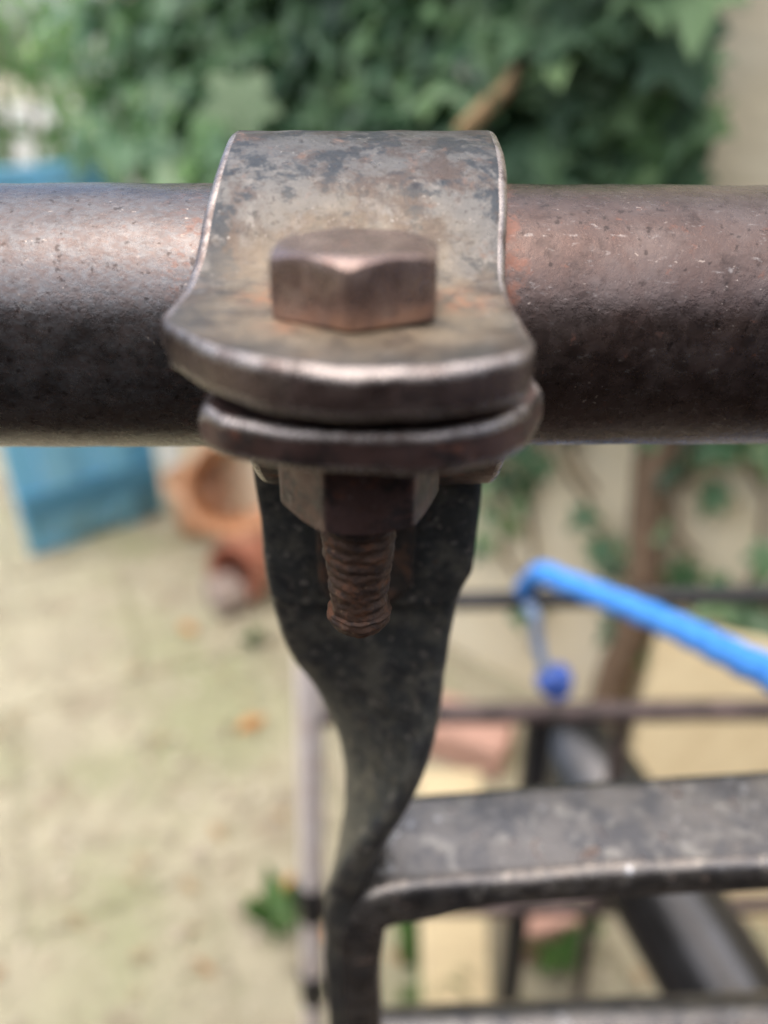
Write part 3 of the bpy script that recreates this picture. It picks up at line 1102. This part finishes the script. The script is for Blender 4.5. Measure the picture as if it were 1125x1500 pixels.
# trailing shoots on the lower wall
trails = []
random.seed(9)
for t0, zt, zb, sway in ((0.56, 0.8, 0.36, 0.05), (0.50, 0.8, 0.30, -0.04), (0.62, 0.78, 0.24, 0.03), (0.45, 0.82, 0.42, 0.03), (0.40, 0.8, 0.5, -0.03), (0.535, 0.78, 0.5, -0.02), (0.66, 0.8, 0.4, 0.02), (0.535, 0.8, 0.2, 0.02), (0.60, 0.78, 0.1, 0.02), (0.58, 0.8, 0.45, 0.03), (0.48, 0.82, 0.35, 0.02), (0.52, 0.8, 0.4, 0.03), (0.64, 0.8, 0.55, -0.02)):
    pts = []
    n = 14
    for i in range(n + 1):
        s = i / n
        tt = t0 + sway * math.sin(s * 3) + random.uniform(-0.006, 0.006)
        pts.append(wall_pt(tt, 0.012 + 0.01 * random.random(), zt + (zb - zt) * s))
    trails.append(pts)
    for i in range(n + 1):
        if random.random() < 0.68:
            for _ in range(random.choice((1, 1, 2, 3))):
                q_ = pts[i] + wd * random.uniform(-0.04, 0.04) + wnrm * random.uniform(0.005, 0.03) + Vector((0, 0, random.uniform(-0.03, 0.03)))
                cand.append((q_, random.uniform(0.03, 0.058)))
# two long-stalked leaves standing clear of the mass
hero = [(Vector((-0.150, 0.905, 0.985)), 0.072, Vector((0.1, -1, 0.15))), (Vector((0.225, 0.90, 1.02)), 0.06, Vector((0.4, -1, 0.6))), (Vector((0.20, 0.91, 0.985)), 0.055, Vector((0.2, -1, 0.8))), (Vector((0.192, 0.885, 1.002)), 0.066, Vector((0, -1, 0.5))), (Vector((0.165, 0.90, 1.04)), 0.05, Vector((-0.3, -1, 0.6))),
        (Vector((0.105, 0.93, 1.02)), 0.06, Vector((0.2, -1, 0.5)))]
mats = [(p, leaf_matrix(p, s)) for p, s in cand] + [(p, leaf_matrix(p, s, 0.55, o)) for p, s, o in hero]
vis = sorted([i for i, (p, m) in enumerate(mats) if in_view(p)], key=lambda i: (mats[i][0] - camv).length + (0 if i >= len(cand) else 0))
singles = set(vis[:296]) | set(range(len(cand), len(mats)))
rest = []
rest_l = []
random.seed(4)


def is_light(p):  # picks paler leaves towards the left of view, painting the hazy brightness there
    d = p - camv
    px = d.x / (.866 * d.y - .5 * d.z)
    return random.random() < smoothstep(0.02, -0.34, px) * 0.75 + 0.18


for i, (p, m) in enumerate(mats):
    if i in singles:
        o = bpy.data.objects.new('leaf', leaf_me)
        col.objects.link(o)
        o.parent = ivy
        o.matrix_parent_inverse = Matrix.Translation(-ivy.location)
        o.matrix_basis = m
        if i >= len(cand):
            o.material_slots[0].link = 'OBJECT'
            o.material_slots[0].material = M['ivy_pale']
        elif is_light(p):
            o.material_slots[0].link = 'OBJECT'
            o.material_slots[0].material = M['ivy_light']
    else:
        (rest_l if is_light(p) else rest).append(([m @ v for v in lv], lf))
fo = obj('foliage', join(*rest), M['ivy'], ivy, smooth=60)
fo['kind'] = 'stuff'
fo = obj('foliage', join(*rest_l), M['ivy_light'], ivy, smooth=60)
fo['kind'] = 'stuff'
for pts in trails:
    obj('shoot', tube(pts, 0.004, 8), M['bark'], ivy, smooth=60)
trunk = [wall_pt(0.545 + 0.004 * math.sin(i * 0.8), 0.03, 0.05 * i) for i in range(18)]
obj('trunk', tube(trunk, [0.032 - 0.0009 * i for i in range(18)], 14, True, 0.004), M['bark'], ivy, smooth=60)
obj('branch', tube([Vector((0.085, 0.93, 0.94)), Vector((0.105, 0.91, 0.962)), Vector((0.128, 0.90, 0.985)), Vector((0.15, 0.92, 1.02)), Vector((0.17, 0.96, 1.06))], [0.009, 0.0095, 0.008, 0.007, 0.005], 10, True, 0.001), M['twig'], ivy, smooth=60)

# bright young shrub beyond the gate
M['shrub'] = leaf_mat('shrub_leaf', [(0.12, 0.26, 0.08), (0.18, 0.36, 0.09), (0.26, 0.44, 0.14), (0.12, 0.25, 0.13)], 0.22, 0.4)
random.seed(33)
shrub = empty('shrub', Vector((-0.95, 2.05, 0)), 'bright green leafy shrub behind the blue gate at the far left', 'shrub')
sv = []
for i in range(2300):
    a, b, c = random.gauss(0, 1), random.gauss(0, 1), random.gauss(0, 1)
    n_ = Vector((a, b, c)).normalized() * (random.random() ** 0.45)
    p = Vector((-0.86 + 0.36 * n_.x, 2.10 + 0.26 * n_.y, 0.90 + 0.36 * n_.z))
    if noise.noise(p * 6) < -0.14:
        continue
    s_ = random.uniform(0.03, 0.055)
    m = Matrix.Translation(p) @ Matrix.Rotation(random.uniform(0, 6.28), 4, 'Z') @ Matrix.Rotation(random.gauss(0, 0.8), 4, 'X') @ Matrix.Scale(s_, 4)
    sv.append(([m @ Vector(q) for q in ((0, -0.5, 0), (0.26, -0.1, 0.08), (0.2, 0.3, 0.06), (0, 0.6, -0.05), (-0.2, 0.3, 0.06), (-0.26, -0.1, 0.08), (0, 0, 0))], [(6, k, (k + 1) % 6) for k in range(6)]))
sf = obj('foliage', join(*sv), M['shrub'], shrub, smooth=60)
sf['kind'] = 'stuff'
for dx in (-0.12, -0.03, 0.06, 0.14):
    obj('stem', tube([Vector((-0.95, 2.05, 0)) + Vector((dx * t, 0.1 * dx * t, 1.1 * t)) for t in (0, 0.25, 0.5, 0.75, 1)], [0.012, 0.011, 0.009, 0.007, 0.004], 10), M['bark'], shrub, smooth=60)

# ------------------------------------------------------------------ ground cover
random.seed(21)
oct_v = [Vector(v) for v in ((1, 0, 0), (-1, 0, 0), (0, 1, 0), (0, -1, 0), (0, 0, 1), (0, 0, -1))]
oct_f = [(0, 2, 4), (2, 1, 4), (1, 3, 4), (3, 0, 4), (2, 0, 5), (1, 2, 5), (3, 1, 5), (0, 3, 5)]
stones = []
for _ in range(2600):
    y = random.uniform(0.4, 2.4)
    x = random.uniform(-0.62 * (y + 0.3), 0.5)
    s = random.uniform(0.002, 0.007) * random.choice((1, 1, 1, 1.7))
    Mx = Matrix.Rotation(random.uniform(0, 6.28), 3, 'Z')
    stones.append(([Mx @ Vector((v.x * s * random.uniform(.7, 1.3), v.y * s, v.z * s * 0.6)) + Vector((x, y, s * 0.3)) for v in oct_v], oct_f))
gr = obj('gravel', join(*stones), M['gravel'], smooth=80)
tag(gr, 'loose pale gravel scattered over the yard', kind='stuff')


def dry_leaf(s):
    V = [Vector((0, -0.5, 0.03)), Vector((0.2, -0.2, 0.12)), Vector((0.24, 0.1, 0.16)), Vector((0.12, 0.38, 0.1)), Vector((0, 0.55, 0.02)), Vector((-0.12, 0.38, 0.08)), Vector((-0.24, 0.1, 0.12)), Vector((-0.2, -0.2, 0.1)), Vector((0, 0, 0.02))]
    return [v * s for v in V], [(8, i, (i + 1) % 8) for i in range(8)]


lit = []
for _ in range(240):
    y = random.uniform(0.42, 2.2)
    x = random.uniform(-0.62 * (y + 0.3), 0.45)
    if random.random() > 0.35 + 0.65 * smoothstep(0.35, 0.0, abs(x + 0.28 * y)):
        continue
    v, f = dry_leaf(random.uniform(0.012, 0.035))
    Mx = Matrix.Rotation(random.uniform(0, 6.28), 3, 'Z') @ Matrix.Rotation(random.gauss(0, 0.3), 3, 'X')
    lit.append(([Mx @ p + Vector((x, y, 0.004)) for p in v], f))
li = obj('leaf_litter', join(*lit), M['litter'], smooth=60)
tag(li, 'dry brown leaf litter scattered over the ground', kind='stuff')

for loc, s, a, lab in (((-0.128, 0.665, 0.006), 0.05, 0.4, 'orange fallen leaf on the ground just left of the pale post'),
                       ((-0.082, 0.60, 0.006), 0.045, 1.5, 'yellow orange fallen leaf beside the pale post foot'),
                       ((-0.23, 0.98, 0.006), 0.055, 2.2, 'pale orange fallen leaf in mid yard left of the stay'),
                       ((-0.40, 1.24, 0.006), 0.05, 0.9, 'orange fallen leaf on the ground left of the terracotta pots')):
    v, f = dry_leaf(s)
    Mx = Matrix.Rotation(a, 3, 'Z')
    o = obj('fallen_leaf', ([Mx @ p for p in v], f), M['orange_leaf'], smooth=60, loc=loc)
    tag(o, lab, 'leaf', 'fallen leaves')


def weed(loc, n, s, label, seed):
    random.seed(seed)
    e = empty('small_weed', loc, label, 'weed', 'weeds on the ground')
    ps = []
    for i in range(n):
        a = random.uniform(0, 6.28)
        r = random.uniform(0.2, 1.0) * s
        v, f = dry_leaf(random.uniform(0.5, 0.8) * s)
        Mx = Matrix.Rotation(a, 3, 'Z') @ Matrix.Rotation(R(random.uniform(15, 55)), 3, 'X')
        o = obj('leaf', ([Mx @ p + Vector((math.cos(a + 1.57) * r * 0.5, math.sin(a + 1.57) * r * 0.5, s * random.uniform(0.2, 0.7))) + Vector(loc) for p in v], f), M['weed'], e, smooth=60)
    obj('stem', tube([Vector(loc), Vector(loc) + Vector((0.004, 0, s * 0.4)), Vector(loc) + Vector((0.0, 0.004, s * 0.8))], 0.0018, 8), M['weed'], e, smooth=60)
    return e


weed((-0.135, 0.615, 0), 15, 0.075, 'green weed in the ground left of the pale post', 3)
weed((0.060, 0.545, 0), 20, 0.10, 'green weed growing between the twisted stay and the cream board', 4)
weed((0.225, 0.57, 0), 16, 0.085, 'dark green weed left of the black pipe', 6)
weed((-0.262, 1.20, 0), 9, 0.05, 'small green weed in front of the red pot', 7)
